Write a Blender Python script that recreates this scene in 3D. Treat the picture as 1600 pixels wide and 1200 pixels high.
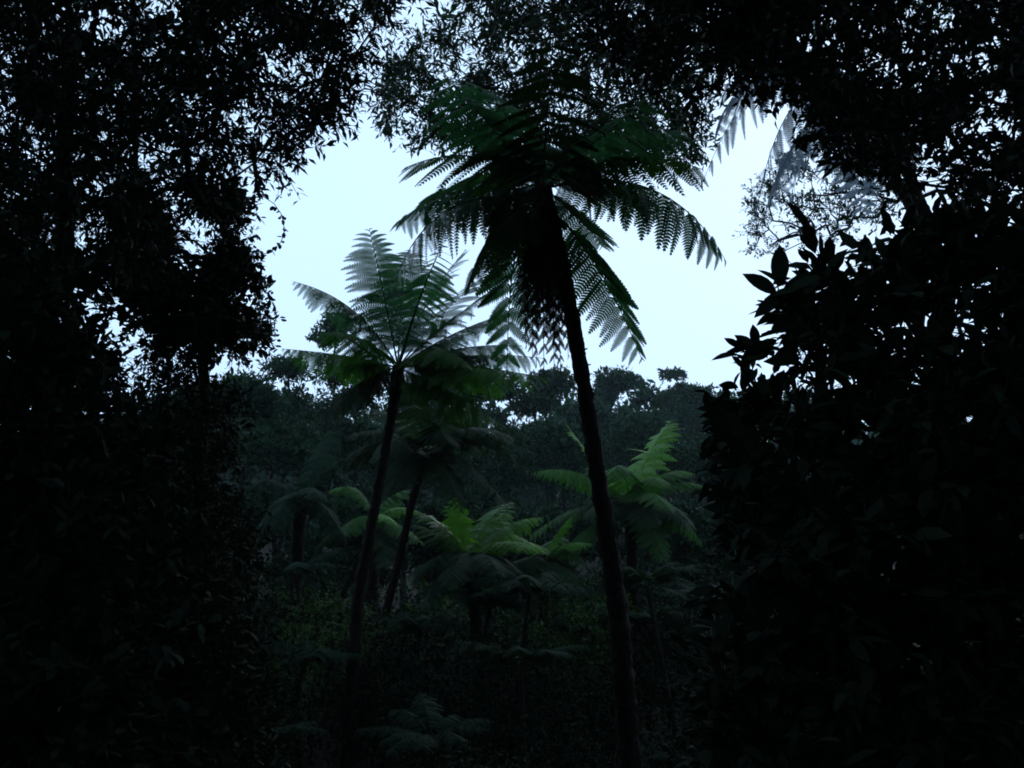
import bpy, math, random
import numpy as np
from mathutils import Vector, Matrix

for o in list(bpy.data.objects):
    bpy.data.objects.remove(o)
sc = bpy.context.scene
rng = np.random.default_rng(11)
random.seed(11)

# ------------------------------------------------------------------ camera
CAMZ = 5.0
F = 1330.0                       # focal length in pixels of a 1600 px wide frame
PITCH = math.atan(220 / F)       # the camera looks slightly up into the canopy
cam_d = bpy.data.cameras.new('camera')
cam = bpy.data.objects.new('camera', cam_d)
sc.collection.objects.link(cam)
cam.location = (0, 0, CAMZ)
cam.rotation_euler = (math.pi / 2 + PITCH, 0, 0)
cam_d.sensor_width = 36
cam_d.lens = 36 * F / 1600
cam_d.clip_start = 0.05
cam_d.clip_end = 3000
sc.camera = cam

# ------------------------------------------------------------------ sky, sun, exposure
SUN_EL, SUN_ROT = math.radians(28), math.radians(20)
w = bpy.data.worlds.new('World')
sc.world = w
w.use_nodes = True
nt = w.node_tree
nt.nodes.clear()
out = nt.nodes.new('ShaderNodeOutputWorld')
bg = nt.nodes.new('ShaderNodeBackground')
sky = nt.nodes.new('ShaderNodeTexSky')
sky.sky_type = 'NISHITA'
sky.sun_disc = False
sky.sun_elevation = SUN_EL
sky.sun_rotation = SUN_ROT
sky.dust_density = 2.0
# an even evening overcast in front of the clear sky, thinning only slightly upwards
tc = nt.nodes.new('ShaderNodeTexCoord')
noi = nt.nodes.new('ShaderNodeTexNoise')
noi.inputs['Scale'].default_value = 1.6
noi.inputs['Detail'].default_value = 3
ramp = nt.nodes.new('ShaderNodeValToRGB')
ramp.color_ramp.elements[0].position = 0.3
ramp.color_ramp.elements[0].color = (6.9, 9.9, 13.6, 1)
ramp.color_ramp.elements[1].position = 0.75
ramp.color_ramp.elements[1].color = (7.6, 10.7, 14.6, 1)
mix = nt.nodes.new('ShaderNodeMix')
mix.data_type = 'RGBA'
mix.inputs['Factor'].default_value = 0.96
nt.links.new(tc.outputs['Generated'], noi.inputs['Vector'])
nt.links.new(noi.outputs['Fac'], ramp.inputs['Fac'])
nt.links.new(sky.outputs['Color'], mix.inputs['A'])
nt.links.new(ramp.outputs['Color'], mix.inputs['B'])
nt.links.new(mix.outputs['Result'], bg.inputs['Color'])
bg.inputs['Strength'].default_value = 0.10
nt.links.new(bg.outputs[0], out.inputs['Surface'])

sun_d = bpy.data.lights.new('sun', 'SUN')
sun_d.energy = 0.5
sun_d.angle = math.radians(40)
sun_d.color = (0.93, 1.0, 0.97)
sun = bpy.data.objects.new('sun', sun_d)
sc.collection.objects.link(sun)
sd = Vector((math.sin(SUN_ROT) * math.cos(SUN_EL), math.cos(SUN_ROT) * math.cos(SUN_EL), math.sin(SUN_EL)))
sun.rotation_euler = sd.to_track_quat('Z', 'Y').to_euler()

sc.view_settings.view_transform = 'Standard'
sc.view_settings.look = 'None'
sc.view_settings.exposure = 0.0
sc.view_settings.gamma = 1.0
sc.view_settings.use_curve_mapping = False
sc.render.engine = 'CYCLES'
cy = sc.cycles
cy.use_denoising = True
cy.filter_width = 1.8
cy.max_bounces = 6
cy.diffuse_bounces = 2
cy.glossy_bounces = 2
cy.transmission_bounces = 3
cy.volume_bounces = 0
cy.transparent_max_bounces = 4
cy.sample_clamp_indirect = 3.0

# ------------------------------------------------------------------ helpers
cp, sp_ = math.cos(PITCH), math.sin(PITCH)
FWD = np.array([0, cp, sp_]); UP = np.array([0, -sp_, cp]); RIGHT = np.array([1.0, 0, 0])
CAM = np.array([0, 0, CAMZ])
Z = np.array([0, 0, 1.0])

def at(px, py, d):
    """world point seen at a photo pixel (1600x1200) at depth d metres"""
    return CAM + d * (FWD + RIGHT * (px - 800) / F + UP * (600 - py) / F)

def nrm(v):
    v = np.asarray(v, float)
    return v / np.maximum(np.linalg.norm(v, axis=-1, keepdims=True), 1e-9)

def ground(x, y):
    x = np.asarray(x, float); y = np.asarray(y, float)
    f = np.clip(y / 9.0, 0, 1); f = f * f * (3 - 2 * f)
    z = 3.4 * (1 - f)
    z = z + np.clip(y - 24, 0, 60) * 0.085 + np.clip(y - 86, 0, 70) * 0.14
    z = z + np.clip(-y - 1.5, 0, 14) * 0.75  # unseen bank behind the viewer, shaped to block light too
    z = z + np.minimum(0.011 * x * x, 7.0) * np.clip((y + 6) / 12, 0.25, 1) * np.clip((52 - y) / 26, 0.12, 1)
    z = z + 0.12 * np.sin(x * 1.3 + y * 0.7) + 0.1 * np.sin(y * 1.9 - x * 0.8) + 0.05 * np.sin(x * 4.1) * np.cos(y * 3.7)
    return z

def new_mesh(name, V, faces):
    """faces: (n,k) int array or list of such arrays"""
    if not isinstance(faces, list): faces = [faces]
    faces = [np.asarray(f) for f in faces if len(f)]
    me = bpy.data.meshes.new(name)
    V = np.asarray(V, np.float32)
    me.vertices.add(len(V)); me.vertices.foreach_set('co', V.ravel())
    li = np.concatenate([f.ravel() for f in faces]).astype(np.int32)
    tot = np.concatenate([np.full(len(f), f.shape[1]) for f in faces])
    st = np.concatenate([[0], np.cumsum(tot)[:-1]]).astype(np.int32)
    me.loops.add(len(li)); me.loops.foreach_set('vertex_index', li)
    me.polygons.add(len(st)); me.polygons.foreach_set('loop_start', st)
    me.update(calc_edges=True)
    return me

def link(name, me, mat, parent=None, kind=None, label=None):
    o = bpy.data.objects.new(name, me)
    if me is not None and mat is not None and len(me.materials) == 0:
        me.materials.append(mat)
    sc.collection.objects.link(o)
    if parent is not None: o.parent = parent
    if kind: o['kind'] = kind
    if label: o['label'] = label
    return o

def thing(name, label, cat, loc, group=None):
    o = bpy.data.objects.new(name, None)
    o.empty_display_size = 0.3
    sc.collection.objects.link(o)
    o.location = tuple(loc)
    o['label'] = label; o['category'] = cat
    if group: o['group'] = group
    return o

def smooth(me):
    me.polygons.foreach_set('use_smooth', np.ones(len(me.polygons), bool))

class MB:
    """collects vertices and faces"""
    def __init__(s): s.V = []; s.Q = []; s.T = []; s.n = 0
    def add(s, V, Q=None, T=None):
        s.V.append(np.asarray(V, float))
        if Q is not None and len(Q): s.Q.append(np.asarray(Q) + s.n)
        if T is not None and len(T): s.T.append(np.asarray(T) + s.n)
        s.n += len(V)
    def mesh(s, name, origin):
        f = []
        if s.Q: f.append(np.concatenate(s.Q))
        if s.T: f.append(np.concatenate(s.T))
        return new_mesh(name, np.concatenate(s.V) - np.asarray(origin), f)

def tube(mb, P, R, n=6, rough=0.0, seed=0):
    P = np.asarray(P, float); R = np.asarray(R, float)
    m = len(P)
    T = nrm(np.gradient(P, axis=0))
    ref = np.array([0.31, 0.87, 0.2])
    A = nrm(np.cross(T, ref)); B = np.cross(T, A)
    a = np.linspace(0, 2 * np.pi, n, endpoint=False)
    rad = R[:, None] * np.ones((1, n))
    if rough:
        r2 = np.random.default_rng(seed)
        rad = rad * (1 + rough * (r2.random((m, n)) - 0.5))
    V = P[:, None, :] + rad[..., None] * (np.cos(a)[None, :, None] * A[:, None, :] + np.sin(a)[None, :, None] * B[:, None, :])
    i = np.arange(m - 1)[:, None] * n; j = np.arange(n)[None, :]; k = (j + 1) % n
    Q = np.stack([i + j, i + k, i + n + k, i + n + j], -1).reshape(-1, 4)
    T3 = [[0, (q + 1), q] for q in range(1, n - 1)] + [[(m - 1) * n, (m - 1) * n + q, (m - 1) * n + q + 1] for q in range(1, n - 1)]
    mb.add(V.reshape(-1, 3), Q, T3)

def segs(mb, A, B, ra, rb, n=3):
    """many straight tapered twigs at once"""
    A = np.asarray(A, float); B = np.asarray(B, float); K = len(A)
    if K == 0: return
    T = nrm(B - A); U = nrm(np.cross(T, [0.3, 0.2, 0.93])); W = np.cross(T, U)
    a = np.linspace(0, 2 * np.pi, n, endpoint=False)
    ring = np.cos(a)[None, :, None] * U[:, None] + np.sin(a)[None, :, None] * W[:, None]
    ra = np.broadcast_to(ra, (K,))[:, None, None]; rb = np.broadcast_to(rb, (K,))[:, None, None]
    V = np.concatenate([A[:, None] + ring * ra, B[:, None] + ring * rb], 1).reshape(-1, 3)
    j = np.arange(n); k = (j + 1) % n
    q = np.stack([j, k, n + k, n + j], -1)
    Q = (np.arange(K)[:, None, None] * 2 * n + q[None]).reshape(-1, 4)
    mb.add(V, Q)

# leaf outlines: x along the leaf, y across, z up
def leaf_template(kind):
    if kind == 'lance':
        V = [(0, 0, 0), (.3, .14, .03), (.3, -.14, .03), (.68, .12, .0), (.68, -.12, .0), (1, 0, -.1)]
        return np.array(V), np.array([[1, 2, 4, 3]]), np.array([[0, 2, 1], [3, 4, 5]])
    if kind == 'oval':
        V = [(0, 0, 0), (.28, .21, .05), (.28, -.21, .05), (.7, .2, .02), (.7, -.2, .02), (1, 0, -.08)]
        return np.array(V), np.array([[1, 2, 4, 3]]), np.array([[0, 2, 1], [3, 4, 5]])
    if kind == 'broad':
        V = [(0, 0, 0), (.3, .18, .03), (.3, -.18, .03), (.68, .165, -.03), (.68, -.165, -.03), (1, 0, -.16)]
        return np.array(V), np.array([[1, 2, 4, 3]]), np.array([[0, 2, 1], [3, 4, 5]])
    if kind == 'kite':
        V = [(0, 0, 0), (.42, .155, .03), (.5, -.15, .05), (1, 0, -.1)]
        return np.array(V), None, np.array([[0, 2, 1], [1, 2, 3]])
    if kind == 'egg':
        V = [(0, 0, 0), (.42, .21, .04), (.5, -.2, .05), (1, 0, -.08)]
        return np.array(V), None, np.array([[0, 2, 1], [1, 2, 3]])
    if kind == 'tiny':
        V = [(0, 0, 0), (.45, .2, .05), (.45, -.2, .05), (1, 0, -.05)]
        return np.array(V), None, np.array([[0, 2, 1], [1, 2, 3]])
    if kind == 'big':
        xs = [0, .12, .25, .42, .6, .78, .9, 1.0]; ys = [0.02, .1, .165, .2, .19, .13, .06, 0.004]
        V = []; Q = []
        for i, (x, y) in enumerate(zip(xs, ys)):
            zc = -.16 * x * x
            V += [(x, y, zc + y * .3), (x, 0, zc), (x, -y, zc + y * .3)]
            if i: b = 3 * i; Q += [(b - 3, b - 2, b + 1, b), (b - 2, b - 1, b + 2, b + 1)]
        return np.array(V), np.array(Q), None

def leaves(mb, P, D, N, S, kind='lance'):
    P = np.asarray(P, float); D = nrm(D); N = np.asarray(N, float)
    B = nrm(np.cross(N, D)); N = np.cross(D, B)
    S = np.broadcast_to(S, (len(P),))
    tv, tq, tt = leaf_template(kind)
    V = P[:, None] + S[:, None, None] * (tv[None, :, 0:1] * D[:, None] + tv[None, :, 1:2] * B[:, None] + tv[None, :, 2:3] * N[:, None])
    off = (np.arange(len(P)) * len(tv))[:, None, None]
    mb.add(V.reshape(-1, 3), None if tq is None else (off + tq[None]).reshape(-1, 4),
           None if tt is None else (off + tt[None]).reshape(-1, 3))

# ------------------------------------------------------------------ materials
def leaf_mat(name, c1, c2, rough=0.45, trans=0.3, tcol=None, spec=0.5):
    m = bpy.data.materials.new(name); m.use_nodes = True
    t = m.node_tree; t.nodes.clear()
    o = t.nodes.new('ShaderNodeOutputMaterial'); g = t.nodes.new('ShaderNodeNewGeometry')
    n = t.nodes.new('ShaderNodeTexNoise'); n.inputs['Scale'].default_value = 1.3; n.inputs['Detail'].default_value = 4
    tcn = t.nodes.new('ShaderNodeTexCoord'); t.links.new(tcn.outputs['Object'], n.inputs['Vector'])
    a = t.nodes.new('ShaderNodeMath'); a.operation = 'ADD'
    t.links.new(g.outputs['Random Per Island'], a.inputs[0]); t.links.new(n.outputs['Fac'], a.inputs[1])
    h = t.nodes.new('ShaderNodeMath'); h.operation = 'MULTIPLY'; h.inputs[1].default_value = 0.5
    t.links.new(a.outputs[0], h.inputs[0])
    r = t.nodes.new('ShaderNodeValToRGB')
    r.color_ramp.elements[0].position = 0.2; r.color_ramp.elements[0].color = (*c1, 1)
    r.color_ramp.elements[1].position = 0.8; r.color_ramp.elements[1].color = (*c2, 1)
    t.links.new(h.outputs[0], r.inputs['Fac'])
    p = t.nodes.new('ShaderNodeBsdfPrincipled')
    p.inputs['Roughness'].default_value = rough
    p.inputs['Specular IOR Level'].default_value = spec
    t.links.new(r.outputs['Color'], p.inputs['Base Color'])
    tr = t.nodes.new('ShaderNodeBsdfTranslucent')
    mx = t.nodes.new('ShaderNodeMix'); mx.data_type = 'RGBA'; mx.blend_type = 'MULTIPLY'; mx.inputs['Factor'].default_value = 1
    mx.inputs['B'].default_value = (*(tcol or (1.4, 1.7, 0.5)), 1)
    t.links.new(r.outputs['Color'], mx.inputs['A']); t.links.new(mx.outputs['Result'], tr.inputs['Color'])
    ms = t.nodes.new('ShaderNodeMixShader'); ms.inputs[0].default_value = trans
    t.links.new(p.outputs[0], ms.inputs[1]); t.links.new(tr.outputs[0], ms.inputs[2])
    t.links.new(ms.outputs[0], o.inputs['Surface'])
    return m

def bark_mat(name, c1, c2, scale=14, bump=0.6, stretch=0.35):
    m = bpy.data.materials.new(name); m.use_nodes = True
    t = m.node_tree; p = t.nodes['Principled BSDF']
    tcn = t.nodes.new('ShaderNodeTexCoord'); mp = t.nodes.new('ShaderNodeMapping')
    mp.inputs['Scale'].default_value = (1, 1, stretch)
    t.links.new(tcn.outputs['Object'], mp.inputs['Vector'])
    n = t.nodes.new('ShaderNodeTexNoise'); n.inputs['Scale'].default_value = scale; n.inputs['Detail'].default_value = 6
    t.links.new(mp.outputs[0], n.inputs['Vector'])
    r = t.nodes.new('ShaderNodeValToRGB')
    r.color_ramp.elements[0].position = 0.35; r.color_ramp.elements[0].color = (*c1, 1)
    r.color_ramp.elements[1].position = 0.68; r.color_ramp.elements[1].color = (*c2, 1)
    t.links.new(n.outputs['Fac'], r.inputs['Fac']); t.links.new(r.outputs['Color'], p.inputs['Base Color'])
    p.inputs['Roughness'].default_value = 0.85
    b = t.nodes.new('ShaderNodeBump'); b.inputs['Strength'].default_value = bump; b.inputs['Distance'].default_value = 0.03
    t.links.new(n.outputs['Fac'], b.inputs['Height']); t.links.new(b.outputs[0], p.inputs['Normal'])
    return m

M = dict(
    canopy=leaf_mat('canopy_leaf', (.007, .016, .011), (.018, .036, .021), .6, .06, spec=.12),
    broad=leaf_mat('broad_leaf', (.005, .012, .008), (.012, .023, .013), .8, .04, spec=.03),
    fine=leaf_mat('fine_leaf', (.012, .028, .018), (.03, .055, .03), .5, .2, spec=.3),
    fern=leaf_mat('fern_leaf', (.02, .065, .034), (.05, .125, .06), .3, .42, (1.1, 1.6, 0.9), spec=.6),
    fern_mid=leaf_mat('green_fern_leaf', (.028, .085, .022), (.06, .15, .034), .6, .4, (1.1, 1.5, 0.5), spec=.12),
    fern_dim=leaf_mat('dim_fern_leaf', (.009, .024, .012), (.02, .045, .018), .65, .15, spec=.08),  # darkened copy of the fern leaf, shade put into its colour
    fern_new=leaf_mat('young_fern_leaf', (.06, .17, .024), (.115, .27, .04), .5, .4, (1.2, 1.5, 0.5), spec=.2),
    fern_pale=leaf_mat('pale_fern_leaf', (.2, .26, .3), (.34, .41, .47), .5, .5, (1, 1.05, 1.15)),  # pale blue-grey base colour for the upper right fern
    dead=leaf_mat('dead_fern_leaf', (.02, .013, .009), (.04, .026, .017), .9, .1, (1, 1, 1), .1),
    far=leaf_mat('far_leaf', (.009, .026, .018), (.024, .056, .034), .7, .2, spec=.08),
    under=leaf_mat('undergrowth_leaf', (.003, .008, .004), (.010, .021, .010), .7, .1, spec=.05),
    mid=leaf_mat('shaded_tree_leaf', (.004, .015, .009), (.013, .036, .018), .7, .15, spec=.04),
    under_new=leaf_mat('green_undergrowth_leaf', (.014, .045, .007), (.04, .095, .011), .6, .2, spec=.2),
    bark=bark_mat('bark', (.008, .007, .006), (.026, .022, .018)),
    fern_bark=bark_mat('fern_trunk_fibre', (.006, .005, .004), (.022, .016, .012), 26, 1.0, .5),
    stipe=bark_mat('frond_stalk', (.012, .014, .008), (.03, .03, .016), 30, .2, .2),
    soil=bark_mat('leaf_litter', (.006, .005, .004), (.02, .015, .01), 5, .8, 1),
)
for m_ in M.values():
    for n_ in m_.node_tree.nodes:
        if n_.type == 'BSDF_PRINCIPLED' and m_ in (M['bark'], M['fern_bark'], M['soil']): n_.inputs['Specular IOR Level'].default_value = .1

# ------------------------------------------------------------------ ground
gx = np.concatenate([-np.geomspace(900, 32, 14), np.linspace(-30, 30, 76), np.geomspace(32, 900, 14)])
gy = np.concatenate([-np.geomspace(900, 22, 12), np.linspace(-20, 66, 100), np.geomspace(68, 1500, 16)])
X, Y = np.meshgrid(gx, gy)
V = np.stack([X, Y, ground(X, Y)], -1).reshape(-1, 3)
nx, ny = len(gx), len(gy)
i, j = np.meshgrid(np.arange(ny - 1), np.arange(nx - 1), indexing='ij')
b = (i * nx + j).ravel()
me = new_mesh('ground', V, np.stack([b, b + 1, b + nx + 1, b + nx], -1)); smooth(me)
g = link('ground', me, M['soil'], kind='structure')

# ------------------------------------------------------------------ trees
def box(n, lo, hi, seed):
    return np.random.default_rng(seed).uniform(lo, hi, (n, 3))

def in_poly(px, py, poly):
    poly = np.asarray(poly, float); c = np.zeros(len(px), bool); n = len(poly)
    for a in range(n):
        x1, y1 = poly[a]; x2, y2 = poly[a - 1]
        k = ((y1 > py) != (y2 > py)) & (px < (x2 - x1) * (py - y1) / (y2 - y1 + 1e-12) + x1)
        c ^= k
    return c

def spots(poly, n, d0, d1, holes=(), seed=0, clumpy=0.0):
    """clump centres inside a crown whose outline and thickness are given"""
    r = np.random.default_rng(seed); poly = np.asarray(poly, float)
    lo, hi = poly.min(0), poly.max(0); P = []
    got = 0
    while got < n:
        px = r.uniform(lo[0], hi[0], 4 * n); py = r.uniform(lo[1], hi[1], 4 * n)
        k = in_poly(px, py, poly)
        for (hx, hy, hw, hh) in holes:
            k &= ((px - hx) / hw) ** 2 + ((py - hy) / hh) ** 2 > 1
        px, py = px[k], py[k]; d = r.uniform(d0, d1, len(px))
        if clumpy:
            f = np.sin(px * .043 + 1.7 * np.sin(py * .021 + seed)) + np.sin(py * .051 + 1.9 * np.sin(px * .017 + seed)) + .6 * np.sin((px + py) * .09)
            k = f + r.normal(0, .5, len(px)) > -.9 + clumpy; px, py, d = px[k], py[k], d[k]
        P.append(CAM + d[:, None] * (FWD + RIGHT * ((px - 800) / F)[:, None] + UP * ((600 - py) / F)[:, None]))
        got += len(px)
    return np.concatenate(P)[:n]

def grow(trunk_pts, C, r, step=0.8):
    """branches: every clump joins the nearest wood already grown"""
    nodes = [p for p in trunk_pts]; par = [-1] * len(nodes); root = list(range(len(nodes)))
    start = np.asarray(trunk_pts)
    order = np.argsort(np.min(np.linalg.norm(C[:, None] - start[None], axis=2), 1))
    tip = np.zeros(len(C), int)
    NA = np.zeros((len(trunk_pts) + 3 * len(C) + 5, 3)); NA[:len(nodes)] = start
    n = len(nodes)
    for ci in order:
        c = C[ci]
        dv = NA[:n] - c
        dist = np.linalg.norm(dv, axis=1) + np.maximum(dv[:, 2], 0) * 0.5
        k = int(np.argmin(dist)); p = NA[k].copy()
        L = np.linalg.norm(c - p)
        if L > step * 0.5:
            mid = (p + c) / 2 + r.normal(0, 0.09 * L, 3) + Z * 0.06 * L
            NA[n] = mid; par.append(k); root.append(n if k < len(trunk_pts) else root[k]); k = n; n += 1
        NA[n] = c; par.append(k); root.append(n if k < len(trunk_pts) else root[k]); tip[ci] = n; n += 1
    return NA[:n], np.array(par), np.array(root), tip

def make_tree(name, label, cat, base, C, leaf=0.07, kind='lance', mat='canopy', shoots=5, per=9, spray=0.3,
              r0=0.12, trunk_top=None, group=None, seed=1, keep_branches=14, droop=0.0, minr=0.004, twig=True, lim=None, shade_ext=None, st0=4):
    r = np.random.default_rng(seed)
    base = np.array(base, float)
    root = thing(name, label, cat, base, group)
    top = C.mean(0) if trunk_top is None else np.asarray(trunk_top, float)
    grow_k = np.ones(len(C))
    if shade_ext is not None:          # unseen coarse clumps added overhead, beside and behind the viewer to block skylight
        C = np.concatenate([C, shade_ext]); grow_k = np.concatenate([grow_k, np.full(len(shade_ext), 2.6)])
    t = np.linspace(0, 1, 14)[:, None]
    bend = np.array([r.normal(0, .2), r.normal(0, .2), 0])
    H = np.linalg.norm(top - base)
    P = base + (top - base) * t + bend * np.sin(np.pi * t) * H * .12 + r.normal(0, .012 * H, (14, 3)) * np.sin(np.pi * t)
    R = r0 * (1 - 0.72 * t[:, 0]); R[0] *= 1.35
    mb = MB(); tube(mb, P, R, 10, .12, seed)
    me = mb.mesh('trunk', base); smooth(me); link('trunk', me, M['bark'], root)
    st = P[st0:]
    NA, par, rt, tip = grow(st, C, r)
    cnt = np.zeros(len(NA)); cnt[tip] = 1
    for k in range(len(NA) - 1, len(st) - 1, -1):
        cnt[par[k]] += cnt[k]
    rad = np.minimum(minr + r0 * 0.42 * (cnt / max(len(C), 1)) ** 0.5, r0 * .6)
    ids = np.arange(len(st), len(NA))
    groups = {}
    for k in ids: groups.setdefault(rt[k], []).append(k)
    big = sorted(groups, key=lambda q: -len(groups[q]))
    rest = MB(); used = 0
    for gi, q in enumerate(big):
        kk = np.array(groups[q]); m = MB() if gi < keep_branches else rest
        segs(m, NA[par[kk]], NA[kk], np.minimum(rad[par[kk]], rad[kk] * 1.6), rad[kk], 5)
        if gi < keep_branches:
            link('branch', m.mesh('branch', base), M['bark'], root)
    # leafy shoots
    K = len(C); pd = nrm(C - NA[par[tip]])
    sd_ = nrm(pd[:, None] * 0.7 + r.normal(0, .75, (K, shoots, 3)) + Z * (0.15 - droop))
    sl = spray * r.uniform(.55, 1.15, (K, shoots, 1)) * grow_k[:, None, None]
    S0 = np.repeat(C[:, None], shoots, 1); S1 = S0 + sd_ * sl
    if twig: segs(rest, S0.reshape(-1, 3), S1.reshape(-1, 3), minr * .8, minr * .4, 3)
    if rest.n: link('twigs', rest.mesh('twigs', base), M['bark'], root, kind='stuff')
    tt = (np.arange(per) + .5) / per
    tt = tt[None, None, :, None] ** .8
    LP = S0[:, :, None] + (S1 - S0)[:, :, None] * tt + r.normal(0, .012, (K, shoots, per, 3))
    LD = nrm(sd_[:, :, None] * 0.55 + r.normal(0, .62, (K, shoots, per, 3)) - Z * droop)
    LN = nrm(Z * .9 + r.normal(0, .55, (K, shoots, per, 3)))
    LS = leaf * r.uniform(.6, 1.25, (K, shoots, per)) * (grow_k * r.uniform(.72, 1.3, K))[:, None, None]
    LP, LD, LN, LS = LP.reshape(-1, 3), LD.reshape(-1, 3), LN.reshape(-1, 3), LS.ravel()
    singles = None
    if lim:
        # large leaves nearest the viewer's side of the crown are objects of their own
        sel = lim(LP)
        me1 = None
        tv, tq, _ = leaf_template(kind)
        me1 = new_mesh('leaf', tv, tq); me1.materials.append(M[mat]); smooth(me1)
        for q in sel:
            D = nrm(LD[q]); B = nrm(np.cross(LN[q], D)); Nn = np.cross(D, B)
            lo = bpy.data.objects.new('leaf', me1); sc.collection.objects.link(lo); lo.parent = root
            mt = Matrix(((D[0], B[0], Nn[0], 0), (D[1], B[1], Nn[1], 0), (D[2], B[2], Nn[2], 0), (0, 0, 0, 1)))
            lo.matrix_local = Matrix.Translation(Vector(LP[q] - base)) @ mt @ Matrix.Scale(float(LS[q]), 4)
        kmask = np.ones(len(LP), bool); kmask[sel] = False
        LP, LD, LN, LS = LP[kmask], LD[kmask], LN[kmask], LS[kmask]
    mb = MB(); leaves(mb, LP, LD, LN, LS, 'broad' if kind == 'big' else kind)
    cr = link('crown', mb.mesh('crown', base), M[mat], root)
    return root

def gpos(px, d, py=820):
    p = at(px, py, d); return np.array([p[0], p[1], float(ground(p[0], p[1])) - 0.03])

def proj(P):
    v = P - CAM; d = v @ FWD
    return 800 + F * (v @ RIGHT) / d, 600 - F * (v @ UP) / d, d

# --- crowns that frame the clearing
LEFT_HOLES = [(278, 335, 30, 32), (150, 40, 60, 32), (240, 5, 60, 30), (205, 580, 36, 36), (320, 375, 36, 34), (120, 110, 30, 30), (120, 470, 26, 22), (50, 220, 26, 22), (215, 255, 26, 20)]
FR = 'dark trees framing the clearing'
RIGHT_HOLES = [(1535, 205, 46, 36), (1560, 70, 30, 20), (1390, 25, 26, 18), (1500, 345, 50, 42), (1450, 230, 30, 20), (1440, 130, 26, 18), (1265, 25, 24, 20), (1480, 305, 38, 24), (1580, 320, 38, 28)]
C = spots([(-150, -150), (690, -170), (645, -40), (628, 0), (585, 50), (562, 95), (548, 165), (500, 218), (440, 255),
           (388, 285), (360, 330), (240, 430), (-150, 470)], 900, 5.5, 9.0, LEFT_HOLES, 21, .4)
C1 = spots([(-150, -150), (500, -150), (440, 60), (370, 150), (230, 220), (130, 290), (100, 440), (-150, 470)], 460, 5.5, 9.0, LEFT_HOLES, 121)
E = np.concatenate([box(420, (-10, -7, 9.8), (1, 5, 12), 1), box(200, (-9, -9, 5), (0, -5.5, 10), 2), box(260, (-11, -5, 3), (-6, 3.5, 11), 3)])  # unseen clumps added over and behind the viewer to keep light out
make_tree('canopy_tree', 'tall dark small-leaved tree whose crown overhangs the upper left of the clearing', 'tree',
          gpos(40, 6.5), np.concatenate([C, C1]), .085, 'kite', 'canopy', 5, 10, .30, .17, at(120, 60, 7), FR, 2, droop=.1, shade_ext=E)

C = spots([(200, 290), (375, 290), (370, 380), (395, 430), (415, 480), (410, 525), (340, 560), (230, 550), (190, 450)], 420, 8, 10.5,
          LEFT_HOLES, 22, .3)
E = np.concatenate([box(260, (-17, 7, 2.5), (-11, 17, 13), 4), box(330, (-13, 5, 12.5), (-1, 12, 15.5), 5), box(200, (-21, 16, 3), (-16, 22, 15), 55)])  # unseen clumps added left of and above the hollow to shade it
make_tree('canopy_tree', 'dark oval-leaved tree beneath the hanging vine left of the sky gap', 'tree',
          gpos(205, 9.2, 820), C, .08, 'oval', 'canopy', 5, 9, .27, .13, at(330, 400, 9.2), FR, 3, shade_ext=E)

C = spots([(-200, 380), (150, 420), (170, 520), (150, 620), (230, 700), (260, 800), (250, 1000), (300, 1340), (-200, 1340)],
          800, 4.8, 9, LEFT_HOLES, 23)
E = box(160, (-9, -4, 2.5), (-4.6, 2.8, 7), 6)  # unseen clumps left of the viewer, added to block light
make_tree('understorey_tree', 'black dense understorey tree filling the lower left below the tall canopy', 'tree',
          gpos(-60, 6.5), C, .105, 'oval', 'broad', 6, 10, .34, .12, at(40, 560, 6.8), FR, 4, shade_ext=E)
C = spots([(170, 560), (320, 570), (370, 660), (350, 760), (400, 850), (380, 960), (330, 1010), (180, 1000)], 460, 7.8, 12.5, LEFT_HOLES, 223)
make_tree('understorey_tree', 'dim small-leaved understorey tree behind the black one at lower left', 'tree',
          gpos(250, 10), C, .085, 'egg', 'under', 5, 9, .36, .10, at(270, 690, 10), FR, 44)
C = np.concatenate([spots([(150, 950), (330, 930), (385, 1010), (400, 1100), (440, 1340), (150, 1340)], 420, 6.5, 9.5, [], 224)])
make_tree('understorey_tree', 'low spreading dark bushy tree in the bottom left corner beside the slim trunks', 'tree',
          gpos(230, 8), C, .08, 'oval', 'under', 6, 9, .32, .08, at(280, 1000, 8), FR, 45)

C = spots([(1130, -170), (1800, -170), (1800, 460), (1600, 360), (1480, 300), (1380, 290), (1320, 230), (1270, 200), (1225, 130), (1150, 50)],
          740, 6, 9.5, RIGHT_HOLES, 24, .4)
E = np.concatenate([box(420, (-1, -7, 9.8), (10, 5, 12), 7), box(200, (0, -9, 5), (9, -5.5, 10), 8), box(260, (6, -5, 3), (11, 3.5, 11), 9)])  # unseen right-hand clumps added overhead and behind to keep light out
make_tree('canopy_tree', 'tall black tree roofing the upper right above the broad-leaved shrub', 'tree',
          gpos(1680, 8), C, .10, 'egg', 'canopy', 5, 10, .32, .17, at(1590, 60, 7.7), FR, 5, droop=.1, shade_ext=E)

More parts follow.
